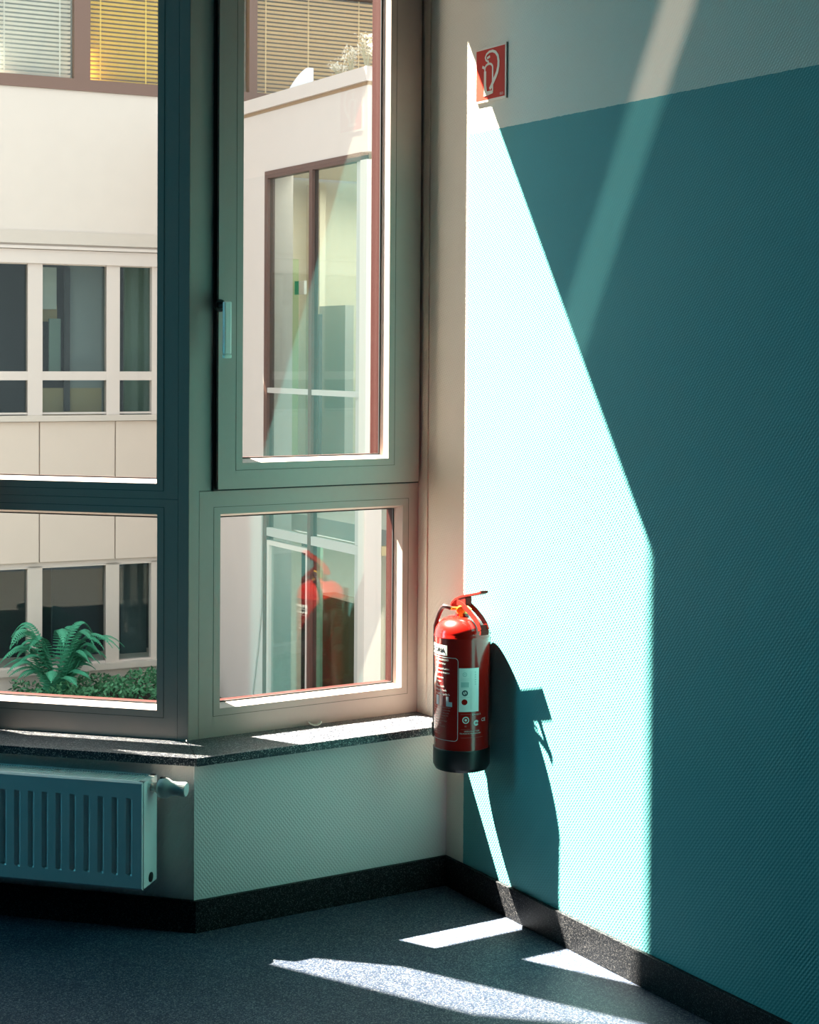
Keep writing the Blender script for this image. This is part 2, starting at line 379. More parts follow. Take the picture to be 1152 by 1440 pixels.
# thermostatic valve
vz, vo = .388, .066
vc = TR(RS-.002, vo, vz)
v = MB(); v.lathe([(.011, -.002), (.011, .010), (.013, .011), (.013, .016)], vc, tuple(-LD), 28); vb = obj('valve_body', v, M_silver, rad_o, smooth=True)
v = MB(); v.lathe([(.012, .016), (.019, .019), (.0245, .025), (.0265, .033), (.0255, .042), (.021, .050), (.0185, .056), (.0178, .075), (.0178, .092), (.0165, .0945), (.004, .0955)], vc, tuple(-LD), 40)
vh = obj('valve_head', v, M_valve, rad_o, smooth=True)
v = MB()
for i in range(26):
    a = 2*math.pi*i/26; ax = -LD; u = Vector((0, 0, 1)); w_ = ax.cross(u); c = Vector(vc)+ax*.084+(u*math.cos(a)+w_*math.sin(a))*.0178
    v.tube([c-ax*.0075, c+ax*.0085], .0009, 5)
obj('grip_rib', v, M_valve, vh)
v = MB(); c = Vector(vc)-LD*.030+Vector((0, 0, .0245)); v.box(-.0, .012, -.005, .005, 0, .0035, lambda a, b, cz: tuple(c-LD*(a-.006)+LN*b+Vector((0, 0, cz)))); obj('index_slot', v, M_black, vh)

# ------------------------------------------------------------------ fire extinguisher
EC = Vector((-.085, -.205, 0)); ER = .0745
ext = empty('fire_extinguisher', (EC.x, EC.y, .39), label='red fire extinguisher with black base hanging on the teal wall', category='fire extinguisher')
e = MB(); pr = [(.05, .44), (ER, .442), (ER, .742), (ER+.0012, .745), (ER+.0012, .748), (ER-.0006, .751)]
for i in range(1, 13):
    a = rad(i*7.1); pr.append((.019+(ER-.0195)*math.cos(a), .752+.046*math.sin(a)))
pr += [(.019, .799), (.019, .806), (.010, .807)]
e.lathe(pr, EC, n=64); body = obj('cylinder', e, M_red, ext, smooth=True)
e = MB(); e.lathe([(.05, .398), (.062, .392), (.070, .390), (.0725, .394), (.0765, .402), (.0768, .447), (.0752, .449)], EC, n=64); obj('base_cap', e, M_black, ext, smooth=True)
e = MB(); e.lathe([(.017, .804), (.017, .812), (.012, .813), (.012, .826), (.0095, .828), (.0095, .836)], EC, n=32); vlv = obj('valve', e, M_brass, ext, smooth=True)
Rh = Vector((math.sin(YAW), -math.cos(YAW), 0)); Fh = Vector((math.cos(YAW), math.sin(YAW), 0))
e = MB(); cc = EC+Vector((0, 0, .818)); e.tube([cc-Rh*.033+Fh*-.004, cc-Rh*.028, cc+Rh*.018], [.0045, .0045, .004], 12); obj('outlet_stub', e, M_brass, vlv, smooth=True)
e = MB(); e.lathe([(.011, 0), (.011, .009), (.009, .010)], cc-Fh*.010-Rh*.004+Vector((0, 0, -.002)), tuple(-Fh+Rh*-.2), 28); obj('pressure_gauge', e, M_yellow, vlv, smooth=True)
e = MB(); e.tube([cc+Vector((-.004, .01, .012)), cc+Vector((-.006, -.035, .010)), cc+Vector((-.006, -.052, .004))], .002, 8); obj('safety_pin', e, M_yellow, vlv, smooth=True)
e = MB(); e.tube([cc-Fh*.012+Vector((0, 0, .008)), cc-Fh*.018-Rh*.006-Vector((0, 0, .006)), cc-Fh*.020-Rh*.004-Vector((0, 0, .020))], .0022, 6, sq=tuple(Rh*.005)); obj('seal_tag', e, M_yellow, vlv)
e = MB(); e.box(EC.x-.010, EC.x+.010, EC.y-.030, EC.y+.002, .826, .853); obj('lever_mount', e, M_redmatte, ext, bevel=.002)
e = MB(); x = EC.x
e.tube([(x, -.163, .818), (x, -.168, .829), (x, -.186, .841), (x, -.215, .852), (x, -.255, .861), (x, -.298, .871), (x, -.310, .876)], .0032, sq=(.0115, 0, 0)); obj('squeeze_lever', e, M_redmatte, ext, bevel=.0008)
e = MB()
for sx in (-.0115, .0115):
    e.tube([(x+sx, -.196, .835), (x+sx, -.222, .830), (x+sx, -.252, .818), (x+sx, -.280, .803), (x+sx, -.300, .788), (x+sx, -.308, .774)], .0075, sq=(.0012, 0, 0))
e.tube([(x, -.304, .787), (x, -.311, .770), (x, -.309, .762)], .0025, sq=(.0125, 0, 0))
e.tube([(x, -.196, .838), (x, -.214, .834)], .0025, sq=(.0125, 0, 0))
obj('carrying_handle', e, M_redmatte, ext)
# hose down the left side
th = rad(-121); hp = EC+(math.sin(th)*Rh-math.cos(th)*Fh)*.0835
e = MB(); pts = [cc-Rh*.030, cc-Rh*.040+Vector((0, 0, .004))]
for t in (.15, .35, .6, .85, 1):
    a = EC-Rh*.045+Vector((0, 0, .824)); b = Vector((hp.x, hp.y, .765)); q = a.lerp(b, t); q.z = a.z+(b.z-a.z)*t*t; pts.append(q)
pts += [Vector((hp.x, hp.y, z)) for z in (.74, .70, .65, .6, .55, .50)]
e.tube(pts, .006, 14); obj('hose', e, M_rubber, ext, smooth=True)
e = MB(); e.tube([(hp.x, hp.y, .50), (hp.x, hp.y, .47), (hp.x, hp.y, .462)], [.009, .008, .006], 14); obj('nozzle', e, M_black, ext, smooth=True)
e = MB(); e.box(-.0075, -.0005, EC.y+.004, EC.y+.030, .50, .77); obj('wall_bracket', e, M_black, ext, bevel=.001)
# printing: everything is wrapped round the cylinder
def wrap(u, z, lift=.0005):
    a = u/ER; q = EC+(math.sin(a)*Rh-math.cos(a)*Fh)*(ER+lift); return Vector((q.x, q.y, z))
def patch(mb, u0, u1, z0, z1, lift=.0005):
    n = max(1, int(abs(u1-u0)/.004)); 
    for i in range(n):
        a = u0+(u1-u0)*i/n; b = u0+(u1-u0)*(i+1)/n
        mb.poly([wrap(a, z0, lift), wrap(b, z0, lift), wrap(b, z1, lift), wrap(a, z1, lift)])
def flat_text(txt, size, bold=0):
    cu = bpy.data.curves.new('t', 'FONT'); cu.body = txt; cu.size = size; cu.resolution_u = 2; cu.offset = bold
    o = bpy.data.objects.new('t', cu); me = bpy.data.meshes.new_from_object(o)
    vs = [v.co.copy() for v in me.vertices]; fs = [tuple(p.vertices) for p in me.polygons]
    bpy.data.objects.remove(o); bpy.data.curves.remove(cu); bpy.data.meshes.remove(me); return vs, fs
def wtext(mb, txt, size, u, z, lift=.0006, sx=1, center=False, P=None, bold=0):
    vs, fs = flat_text(txt, size, bold); wd = max([v.x for v in vs] or [0])*sx
    off = -wd/2 if center else 0
    bv = [mb.bm.verts.new(wrap(u+off+v.x*sx, z+v.y, lift) if P is None else P(u+off+v.x*sx, z+v.y)) for v in vs]
    for f in fs:
        try: mb.bm.faces.new([bv[i] for i in f])
        except ValueError: pass
def arcring(mb, u, z, r0, r1, n=28, a0=0, a1=360, lift=.0006):
    for i in range(n):
        p, q = rad(a0+(a1-a0)*i/n), rad(a0+(a1-a0)*(i+1)/n)
        mb.poly([wrap(u+r0*math.cos(p), z+r0*math.sin(p), lift), wrap(u+r1*math.cos(p), z+r1*math.sin(p), lift), wrap(u+r1*math.cos(q), z+r1*math.sin(q), lift), wrap(u+r0*math.cos(q), z+r0*math.sin(q), lift)])
def norecalc(name, mb, m, parent, **kw):
    bm = mb.bm
    r = parent
    while r.parent: r = r.parent
    bmesh.ops.translate(bm, vec=-r.location, verts=bm.verts)
    me = bpy.data.meshes.new(name); bm.to_mesh(me); bm.free(); me.materials.append(m)
    o = bpy.data.objects.new(name, me); COL.objects.link(o); o.parent = parent
    for k, v in kw.items(): o[k] = v
    return o
ur = -ER*rad(9.5); ul = -ER*rad(88)
lb = MB(); patch(lb, ul, -ER*rad(34), .701, .728); wl = norecalc('brand_label', lb, M_print, body, label='white label with dark lettering')
lb = MB(); wtext(lb, 'GLORIA', .0165, -ER*rad(86), .7085, .0010, sx=1.02, bold=.0007); norecalc('lettering', lb, M_black, body, kind='stuff')
lb = MB(); t = .0013; rc = .010; zt, zb = .6965, .4745
patch(lb, ul, ur-rc, zt-t, zt); patch(lb, ul, ur-rc, zb, zb+t)
lb.poly([wrap(ur-t, zb+rc), wrap(ur, zb+rc), wrap(ur, zt-rc), wrap(ur-t, zt-rc)])
arcring(lb, ur-rc, zt-rc, rc-t, rc, 10, 0, 90, .0005); arcring(lb, ur-rc, zb+rc, rc-t, rc, 10, 270, 360, .0005)
norecalc('label_outline', lb, M_print, body)
lb = MB(); lines = ['1 FEUERLOESCHER', '6 kg ABC-Pulver', 'Sicherungsstift ziehen', 'Schlagknopf druecken', 'Loeschpistole', 'betaetigen', 'A  Feste Stoffe', 'B  Fluessige Stoffe', 'C  Gasfoermige Stoffe']
z = .6865
for i, tx in enumerate(lines):
    wtext(lb, tx, .0072, ul+.026, z, sx=.82); z -= .0102 if i not in (1, 3, 5) else .0135
norecalc('lettering', lb, M_print, body, kind='stuff')
lb = MB()
# pictogram boxes
patch(lb, ul+.028, ul+.041, .566, .592); patch(lb, -.0465, -.0385, .566, .592); patch(lb, -.0386, -.0285, .566, .578)
norecalc('pictogram', lb, mat('grey_print', (.52, .50, .52), .5), body, kind='stuff')
lb = MB(); z = .5605
small = ['Vorsicht bei elektrischen Anlagen, nur bis 1000 V', 'Mindestabstand 1 m. Nach Gebrauch neu fuellen', 'lassen. Geraet mindestens alle 2 Jahre pruefen', 'Loeschmittel: ABC-Pulver. Treibmittel: CO2', 'Funktionsbereich -30 C bis +60 C', 'Anerkennungs-Nr. und Typ siehe Stempel', 'Nur Originalteile verwenden', 'Pruefdruck 25 bar, Berstdruck 55 bar', 'Gefuellt von Fachbetrieb', 'Behaelter nicht erhitzen', 'Wartung nach Vorschrift']
for i, tx in enumerate(small):
    wtext(lb, tx, .0056, ul+.012, z, sx=.62); z -= .0072
norecalc('small_print', lb, M_printd, body, kind='stuff')
# white sticker
u0, u1, z0, z1 = -ER*rad(8), ER*rad(34.5), .554, .670
lb = MB(); patch(lb, u0, u1, z0, z1, .0006); stk = norecalc('test_sticker', lb, M_sticker, body, label='white inspection sticker')
lb = MB(); su = u0+.0145
arcring(lb, su+.001, .6535, .0042, .0058, 28, 0, 360, .0009); arcring(lb, su+.001, .6535, 0, .0016, 12, 0, 360, .0009)
for uu in (u0+.0305, u0+.0345): patch(lb, uu-.00025, uu+.00025, z0+.006, z1-.008, .0009)
for zz in (.6415, .6375, .617, .5925): patch(lb, u0+.004, u0+.029, zz, zz+.0005, .0009)
patch(lb, u0+.0055, u0+.0265, .6195, .633, .0008)
norecalc('grey_ruling', lb, M_inkg, body, kind='stuff')
lb = MB(); arcring(lb, su+.0015, .6040, .0044, .0080, 32, 0, 360, .0009)
lb.poly([wrap(su-.0012, .6105, .0009), wrap(su+.0006, .6105, .0009), wrap(su+.0045, .5975, .0009), wrap(su+.0024, .5975, .0009)])
for i, zz in enumerate((.6575, .651, .6445, .638, .632, .626)):
    wtext(lb, str(21+i), .0042, u0+.0425, zz, .0009)
norecalc('lettering', lb, M_ink, body, kind='stuff')
lb = MB(); arcring(lb, su+.0005, .5800, 0, .0078, 32, 0, 360, .0009); norecalc('red_dot', lb, M_red, body)
# emblems under the sticker
lb = MB(); eu = ER*rad(6.5)
arcring(lb, eu, .532, .0068, .0092, 32); arcring(lb, eu, .532, 0, .0034, 16)
gu = ER*rad(29)
arcring(lb, gu, .5235, .0032, .0078, 28, 20, 330); wtext(lb, 'GS', .0085, gu-.0045, .5205, .0009)
wtext(lb, 'CE', .0125, ER*rad(42), .5255, sx=1.1)
wtext(lb, 'DIN EN 3', .0062, ER*rad(20), .5440, sx=1.0)
wtext(lb, 'GESELLSCHAFT FUER', .0047, ER*rad(3), .5005, sx=1.0); wtext(lb, 'TECHNISCHE PRUEFUNG MBH', .0047, ER*rad(-6), .4945, sx=.95)
norecalc('emblem', lb, M_print, body, kind='stuff')
lb = MB(); bx0, bx1, bz0, bz1 = eu-.0135, eu+.0135, .507, .5475
for q in ((bx0, bx1, bz0, bz0+.0004), (bx0, bx1, bz1-.0004, bz1), (bx1-.0004, bx1, bz0, bz1), (eu-.013, gu+.024, .4845, .4849)): patch(lb, *q)
wtext(lb, 'KI', .006, eu-.003, .5135)
norecalc('fine_frame', lb, M_printd, body, kind='stuff')

# ------------------------------------------------------------------ sign
SY0, SY1, SZ0, SZ1 = -.131, -.2745, 2.184, 2.332
sg = empty('safety_sign', (0, (SY0+SY1)/2, SZ0), label='red fire extinguisher sign with cream pictogram high on the wall', category='sign')
e = MB(); e.box(-.0045, .0, SY1, SY0, SZ0, SZ1); obj('plate', e, M_signwhite, sg, bevel=.0008)
e = MB(); e.box(-.0049, -.0044, SY1+.006, SY0-.001, SZ0+.0065, SZ1-.006); obj('red_field', e, M_signred, sg)
def SP(a, b, lift=.0053): return (-lift, SY0+(SY1-SY0)*a, SZ0+(SZ1-SZ0)*b)
def ribbon(mb, pts, ws, lift=.0053):
    A = []
    H = (SZ1-SZ0)/(SY0-SY1)
    P = [Vector((a, b*H)) for a, b in pts]
    for i, p in enumerate(P):
        t = (P[min(i+1, len(P)-1)]-P[max(i-1, 0)]).normalized(); n = Vector((-t.y, t.x)); wd = ws[i] if isinstance(ws, list) else ws
        A.append((p+n*wd/2, p-n*wd/2))
    for (a, b), (c, d) in zip(A, A[1:]):
        mb.poly([SP(q.x, q.y/H, lift) for q in (a, b, d, c)])
e = MB()
dome = [(.30+.0*0, .17), (.30, .60)]+[(.43-.13*math.cos(rad(k)), .60+.085*math.sin(rad(k))) for k in range(15, 180, 15)]+[(.56, .60), (.56, .17)]
ribbon(e, dome, .042, .0052); ribbon(e, [(.31, .17), (.31, .56)], .075, .0054); ribbon(e, [(.28, .165), (.58, .165)], .05, .0056)
ribbon(e, [(.43, .68), (.40, .75)], .04, .0054); ribbon(e, [(.22, .655), (.30, .62)], .05, .0058); ribbon(e, [(.37, .79), (.47, .815)], .045, .0054)
ribbon(e, [(.40, .73), (.345, .76), (.32, .81), (.36, .865), (.45, .90), (.56, .90), (.66, .865), (.735, .79), (.76, .69), (.755, .60), (.72, .50), (.66, .42), (.58, .33), (.52, .26), (.47, .22)],
       [.04, .04, .04, .04, .045, .05, .055, .06, .065, .07, .075, .08, .075, .07, .06], .0060)
e.poly([SP(*q, .0062) for q in ((.27, .11), (.40, .11), (.36, .30), (.30, .34))]); e.poly([SP(*q, .0063) for q in ((.40, .11), (.58, .13), (.58, .19), (.40, .16))])
wtext(e, 'ISO', .010, .80, .075, P=lambda a, b: SP(a+(a-.80)*6.2, b+(b-.075)*5.5), sx=1)
norecalc('pictogram', e, M_signwhite, sg, kind='stuff')

# small bit of white plastic on the sill
e = MB(); e.tube([(-.366, .147, .4745), (-.360, .141, .468), (-.352, .137, .4645), (-.343, .135, .4645), (-.334, .136, .468), (-.329, .139, .4735)], .0016, sq=(.001, .0055, 0))
obj('plastic_clip', e, M_white, None, (-.348, .139, SILL), label='tiny curled white plastic clip lying on the sunlit sill', category='clip')

# ------------------------------------------------------------------ courtyard
P0 = Vector((3.572, 12.341, 0)); FD = Vector((.99452, -.10453, 0)); FN = Vector((-.10453, -.99452, 0))
def TF(u, o, z): v = P0+FD*u+FN*o; return (v.x, v.y, z)
M_rend = mat('cream_render', (.62, .54, .48), .85, var=.04, vscale=6)
M_rend2 = mat('warm_render', (.55, .48, .42), .85, var=.03, vscale=8)
M_clad = mat('cladding_panel', (.60, .50, .425), .7, var=.03, vscale=5)
M_wframe = mat('cream_window_profile', (.60, .52, .47), .5)
M_bframe = mat('brown_window_profile', (.17, .095, .07), .5)
M_fglass = glass('office_glass', (.80, .85, .84), 1.35)
M_bglass = glass('clear_office_glass', (.95, .96, .93))
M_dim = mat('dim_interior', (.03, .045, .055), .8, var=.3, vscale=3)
M_yslat = mat('yellow_blind_slat', (.95, .62, .09), .5)
M_bslat = mat('beige_blind_slat', (.88, .58, .30), .5)
M_gslat = mat('grey_blind_slat', (.80, .78, .74), .5)
M_green = mat('green_curtain', (.22, .30, .26), .8); M_grey = mat('grey_curtain', (.26, .29, .29), .8); M_pale = mat('pale_curtain', (.60, .62, .55), .8)
M_slate = mat('slate_curtain', (.07, .11, .12), .8); M_navy = mat('navy_curtain', (.025, .045, .06), .8)
M_ochre = mat('ochre_cupboard', (.42, .33, .18), .7)
bld = empty('office_building', tuple(TF(.3, 0, -2.3)), label='cream office building across the court with brown and cream windows', category='building')
UA, UB = -3.4, 4.6
def fb(u0, u1, o0, o1, z0, z1, name, m, parent=bld, bevel=0, **kw):
    mb = MB(); mb.box(u0, u1, o0, o1, z0, z1, TF); return obj(name, mb, m, parent, bevel=bevel, **kw)
fb(UA, UB, -.7, 0, -2.6, -1.74, 'base_wall', M_rend)
fb(UA, UB, -.03, .05, -1.80, -1.735, 'stone_ledge', M_rend2)
fb(UA, UB, -.3, -.03, -.70, .80, 'spandrel', M_rend2)
for k in range(-4, 6):
    a = -.56+k*.79
    fb(a+.006, a+.784, -.029, .0, -.655, .785, 'cladding_panel', M_clad, bevel=.003)
fb(UA, UB, -.1, .045, .79, .85, 'ledge', M_rend2)
fb(UA, UB, -.7, 0, 2.55, 4.18, 'upper_wall', M_rend)
fb(UA, UB, 0, .035, 2.60, 2.73, 'cornice', M_rend2)
fb(UA, UB, 0, .06, 2.545, 2.575, 'blind_rail', M_wframe)
fb(UA, UB, -.1, .03, 2.40, 2.54, 'shutter_box', M_wframe)
fb(-14, 8, -.7, 0, 5.6, 10.6, 'upper_wall', M_rend)  # unseen upper storeys, built this high to keep the wing in shade
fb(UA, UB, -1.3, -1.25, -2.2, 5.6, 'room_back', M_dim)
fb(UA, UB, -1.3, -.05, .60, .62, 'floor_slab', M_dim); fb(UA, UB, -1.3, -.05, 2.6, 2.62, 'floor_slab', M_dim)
# storeys of windows: (z ranges, panes)
def windows(z0, z1, zt, cells, m, gl=M_fglass, fo=.0):
    for (a, b) in cells:
        mb = MB(); t = .03
        fr_ = empty('window', (0, 0, 0)); fr_.parent = bld; fr_.location = (0, 0, 0)
        segs = [(z0, z1)] if zt is None else [(z0, zt[0]), (zt[1], z1)]
        for (c, d) in segs:
            mb2 = MB(); mb2.box(a, b, -.075, -.068, c, d, TF); norec = obj('pane', mb2, gl, bld)
            norec.parent = fr_
        f = ring(lambda s, dd, z: TF(s, -dd, z), a-.02, b+.02, z0-.02, z1+.02, a, b, z0, z1, .02, .09)
        obj('window_frame', f, m, bld).parent = fr_
        if zt: 
            mb3 = MB(); mb3.box(a, b, -.09, -.005, zt[0], zt[1], TF); obj('transom', mb3, m, bld).parent = fr_
mid = [(-2.9, -2.2), (-2.06, -1.42), (-1.30, -.68), (-.53, .135), (.275, .62), (.78, 1.45), (1.6, 2.2)]
windows(.88, 2.39, (1.21, 1.30), mid, M_wframe)
windows(-1.72, -.715, None, mid, M_wframe)
def piers(z0, z1, cells, m, o0=-.1, o1=0):
    e_ = [UA]+[x for c in cells for x in c]+[UB]
    for i in range(0, len(e_), 2): fb(e_[i], e_[i+1], o0, o1, z0, z1, 'mullion', m)
piers(.85, 2.41, mid, M_wframe); piers(-1.735, -.70, mid, M_rend2)
fb(UA, UB, -.1, -.0, -.715, -.70, 'head_strip', M_rend2)
# interiors seen through the panes
fb(-.53, -.44, -.5, -.45, 1.3, 2.05, 'curtain', M_pale); fb(-.44, -.27, -.55, -.5, 1.95, 2.39, 'curtain', M_pale); fb(-.52, -.25, -.60, -.56, 1.82, 2.0, 'curtain', M_ochre)
fb(-.36, -.24, -.48, -.44, 1.2, 1.85, 'curtain', M_green); fb(-.22, -.16, -.4, -.36, .88, 2.39, 'curtain', M_black)
fb(-.15, .2, -.5, -.45, 1.12, 2.45, 'curtain', M_grey); fb(-.55, .2, -.5, -.44, .8, 1.12, 'cupboard', M_ochre)
fb(.45, .75, -.5, -.45, .8, 2.45, 'curtain', M_green); fb(.2, .43, -.6, -.55, .8, 2.4, 'curtain', M_grey)
fb(.42, .7, -.5, -.45, -1.8, -.6, 'curtain', M_slate); fb(-.3, .2, -.6, -.55, -1.8, -.6, 'curtain', M_navy); 
# upper storey: brown frames and blinds
up = [(-1.9, -1.05), (-1.02, -.21), (-.045, 1.685), (1.775, 3.55), (3.62, 4.5)]
fb(UA, UB, -.08, .02, 4.18, 4.30, 'brown_rail', M_bframe); fb(UA, UB, -.08, .02, 5.42, 5.6, 'brown_rail', M_bframe)
e_ = [UA]+[x for c in up for x in c]+[UB]
for i in range(0, len(e_), 2): fb(e_[i], e_[i+1], -.08, .015, 4.30, 5.42, 'brown_mullion', M_bframe)
for (a, b) in up: fb(a, b, -.05, -.044, 4.30, 5.42, 'pane', M_bglass)
for (a, b), m, zb in ((up[1], M_gslat, 4.33), (up[2], M_yslat, 4.31), (up[3], M_bslat, 4.31)):
    bl = empty('blind', (0, 0, 0)); bl.parent = bld
    me = None; z = zb; i = 0
    while z < 5.40:
        if me is None:
            mb = MB(); mb.hexa([TF(a+.01, -.135, z), TF(b-.01, -.135, z), TF(b-.01, -.115, z+.022), TF(a+.01, -.115, z+.022),
                                TF(a+.01, -.137, z+.002), TF(b-.01, -.137, z+.002), TF(b-.01, -.117, z+.024), TF(a+.01, -.117, z+.024)])
            s_ = obj('slat', mb, m, bld); s_.parent = bl; me = s_
        else:
            s_ = me.copy(); COL.objects.link(s_); s_.location = (0, 0, z-zb); s_.parent = bl
        z += .0445; i += 1
    for f_ in ((.08, .36, .7, .93) if b-a > 1 else (.15, .85)):
        uu = a+(b-a)*f_; fb(uu-.006, uu+.006, -.113, -.110, zb, 5.42, 'cord', m).parent = bl
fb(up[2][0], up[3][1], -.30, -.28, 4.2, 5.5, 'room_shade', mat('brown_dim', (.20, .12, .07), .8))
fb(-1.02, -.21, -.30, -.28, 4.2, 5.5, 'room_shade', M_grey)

# projecting wing with the glazed stair hall
WX, WY = 4.589, 8.453
wing = empty('building_wing', (WX, WY, -2.3), label='pale projecting wing with tall brown-framed stair glazing and roof parapet', category='building')
M_wing = mat('pale_wing_render', (.56, .48, .445), .9, var=.03, vscale=5)
M_joint = mat('tan_joint', (.30, .19, .11), .7)
M_wbrown = mat('brown_wing_profile', (.10, .045, .035), .5)
M_in = mat('stair_hall_wall', (.66, .58, .46), .8); M_in2 = mat('stair_hall_olive', (.32, .36, .20), .8); M_in3 = mat('stair_hall_grey', (.44, .40, .37), .8); M_in4 = mat('stair_hall_dark', (.05, .045, .045), .7)
def wb(x0, x1, y0, y1, z0, z1, name, m, parent=wing, **kw):
    mb = MB(); mb.box(WX+x0, WX+x1, WY+y0, WY+y1, z0, z1); return obj(name, mb, m, parent, **kw)
YE = 3.1
wb(0, .3, 1.97, 3.74, -2.6, 3.82, 'side_wall', M_wing)
wb(0, .3, 0, 1.97, 3.25, 3.82, 'side_wall', M_wing)
wb(.3, 6, 0, .3, 3.25, 3.82, 'front_wall', M_wing); wb(3.2, 6, 0, .3, -2.6, 3.25, 'front_wall', M_wing)
wb(-.035, .3, -.035, 3.72, 3.85, 3.975, 'parapet', M_wing); wb(.3, 6, -.035, .3, 3.85, 3.975, 'parapet', M_wing); wb(-.005, .29, -.005, 3.73, 3.82, 3.85, 'shadow_joint', M_joint); wb(.29, 6, -.005, .29, 3.82, 3.85, 'shadow_joint', M_joint)
wb(.03, 6, .03, YE, 3.35, 3.5, 'roof_slab', M_in)
wb(.02, 6, .02, YE, -2.6, -2.3, 'ground_slab', M_in3)
# side glazing: frames
t = .065
wb(-.01, .07, 1.97-t, 1.97, -2.3, 3.25, 'stair_frame', M_wbrown); wb(-.01, .07, .1, 1.905, 3.18, 3.25, 'stair_frame', M_wbrown)
wb(-.01, .06, .995, 1.055, -2.3, 3.18, 'stair_mullion', M_wbrown)
wb(-.005, .05, .1, 1.905, 1.12, 1.17, 'stair_transom', M_in3); wb(-.005, .05, .1, 1.905, -.26, -.18, 'stair_transom', M_in3)
wb(-.015, .10, -.015, .10, -2.3, 3.18, 'corner_column', M_wframe); wb(.02, .05, .10, .22, -2.3, 3.18, 'louvre_strip', M_in3)
wb(.02, .028, .22, .995, -2.3, 3.18, 'pane', M_fglass); wb(.02, .028, 1.055, 1.905, -2.3, 3.18, 'pane', M_fglass)
# white door frame below
for (a, b, c, d) in ((1.06, 1.10, -2.3, -.30), (1.85, 1.90, -2.3, -.30), (1.10, 1.85, -.345, -.30)): wb(-.004, .045, a, b, c, d, 'door_frame', M_wframe)
# front glazing
wb(.16, 3.2, -.01, .05, 3.18, 3.25, 'front_frame', M_wbrown); wb(.16, 3.2, -.012, .04, 1.10, 1.16, 'front_transom', M_ochre); wb(.16, 3.2, -.012, .04, -.26, -.18, 'front_transom', M_ochre)
for xx in (.55, 1.4, 2.3): wb(xx, xx+.06, -.01, .06, -2.3, 3.18, 'front_mullion', M_wframe)
wb(.10, .16, -.005, .05, -2.3, 3.18, 'front_mullion', M_wframe)
wb(.16, 3.2, .02, .028, -2.3, 3.18, 'pane', M_fglass)
# hall inside
wb(2.6, 2.7, .3, YE, -2.3, 3.35, 'hall_wall', M_in); wb(.3, 2.6, 3.3, 3.4, -2.3, 3.35, 'hall_wall', M_in)
wb(.6, 2.7, .1, 3.25, -.30, -.12, 'landing', M_in3)
wb(1.15, 1.25, 2.44, 3.0, .0, 2.0, 'hall_door', M_in3); wb(1.15, 1.22, 3.0, 3.32, -.1, 3.3, 'hall_pier', M_in)
wb(.80, .84, 2.36, 2.50, -.1, 1.9, 'hall_door', M_in4); wb(.5, .6, 2.42, 2.85, -.1, 2.45, 'hall_pier', M_in2)
M_backing = mat('brown_backing', (.13, .075, .03), .7); M_pgreen = mat('pale_green_panel', (.34, .46, .30), .7)
wb(.55, .75, 1.10, 1.90, -2.3, -.86, 'lower_backing', M_backing); wb(.40, .43, 1.56, 1.80, -2.3, -.35, 'lower_panel', M_pgreen); wb(.36, .40, 1.805, 1.87, -2.3, -.35, 'lower_post', M_in4)  # brown panel added as a dark backing for the reflection in the pane
es = wb(.53, .56, 2.285, 2.375, 2.09, 2.225, 'exit_sign', mat('exit_sign_green', (.02, .35, .20), .4)); wb(.53, .56, 2.17, 2.283, 2.09, 2.225, 'exit_sign', M_print)
# roof terrace: planting and a white sail-like shade
def leafcluster(mb, c, r, n, size, up=.5, flat=.6):
    for i in range(n):
        d = Vector((random.gauss(0, 1), random.gauss(0, 1), random.gauss(0, flat))).normalized()*r*random.random()**.5
        p = Vector(c)+d; a = Vector((random.uniform(-1, 1), random.uniform(-1, 1), random.uniform(-.2, 1))).normalized()*size*random.uniform(.6, 1.3)
        b = a.cross(Vector((random.uniform(-1, 1), random.uniform(-1, 1), random.uniform(-1, 1)))).normalized()*size*.38
        mb.poly([p-a*.5, p+b*.5, p+a*.5, p-b*.5])
M_flower = mat('dry_pale_flowers', (.78, .70, .58), .8, var=.25, vscale=9); M_stem = mat('pale_stems', (.50, .45, .32), .8)
TP = ((.12, .06, .26, 'tall pale feathery plant at the outer corner of the wing roof'), (.16, .30, .30, 'tallest pale flowering plant behind the wing parapet'),
      (.14, .55, .22, 'pale bushy plant between the tall one and the thin one on the wing roof'), (.16, .82, .16, 'low thin dry plant nearest the white roof hood'))
for k, (dx, dy, h, lab) in enumerate(TP):
    c = (WX+dx, WY+dy, 3.975)
    pt = empty('terrace_plant', c, category='plant', group='pale flowering plants on the wing roof', label=lab)
    st = MB(); fl = MB()
    for j in range(16):
        a = random.uniform(0, 6.28); rr = random.uniform(.02, .09); tip = Vector(c)+Vector((math.cos(a)*rr, math.sin(a)*rr, h*random.uniform(.6, 1.1)))
        st.tube([Vector(c), Vector(c).lerp(tip, .5)+Vector((0, 0, .02)), tip], .003, 4); leafcluster(fl, tip, .05, 16, .026)
    obj('stem', st, M_stem, pt); obj('flowers', fl, M_flower, pt)
sh = MB()
pa = [(1.30, 3.975)]+[(1.30+.44*i/10, 3.975+.19*(1-(i/10)**1.7)) for i in range(11)]
A = [sh.bm.verts.new((WX+.10, WY+a, b)) for a, b in pa[1:]]+[sh.bm.verts.new((WX+.10, WY+1.30, 3.975))]
Bq = [sh.bm.verts.new((WX+.16, WY+a, b)) for a, b in pa[1:]]+[sh.bm.verts.new((WX+.16, WY+1.30, 3.975))]
sh.bm.faces.new(A); sh.bm.faces.new(Bq[::-1])
for i in range(len(A)): j = (i+1) % len(A); sh.bm.faces.new((A[i], A[j], Bq[j], Bq[i]))
obj('roof_hood', sh, mat('white_hood', (.80, .80, .82), .5), None, (WX+.13, WY+1.45, 3.975), label='small white rounded roof hood behind the wing parapet', category='hood')

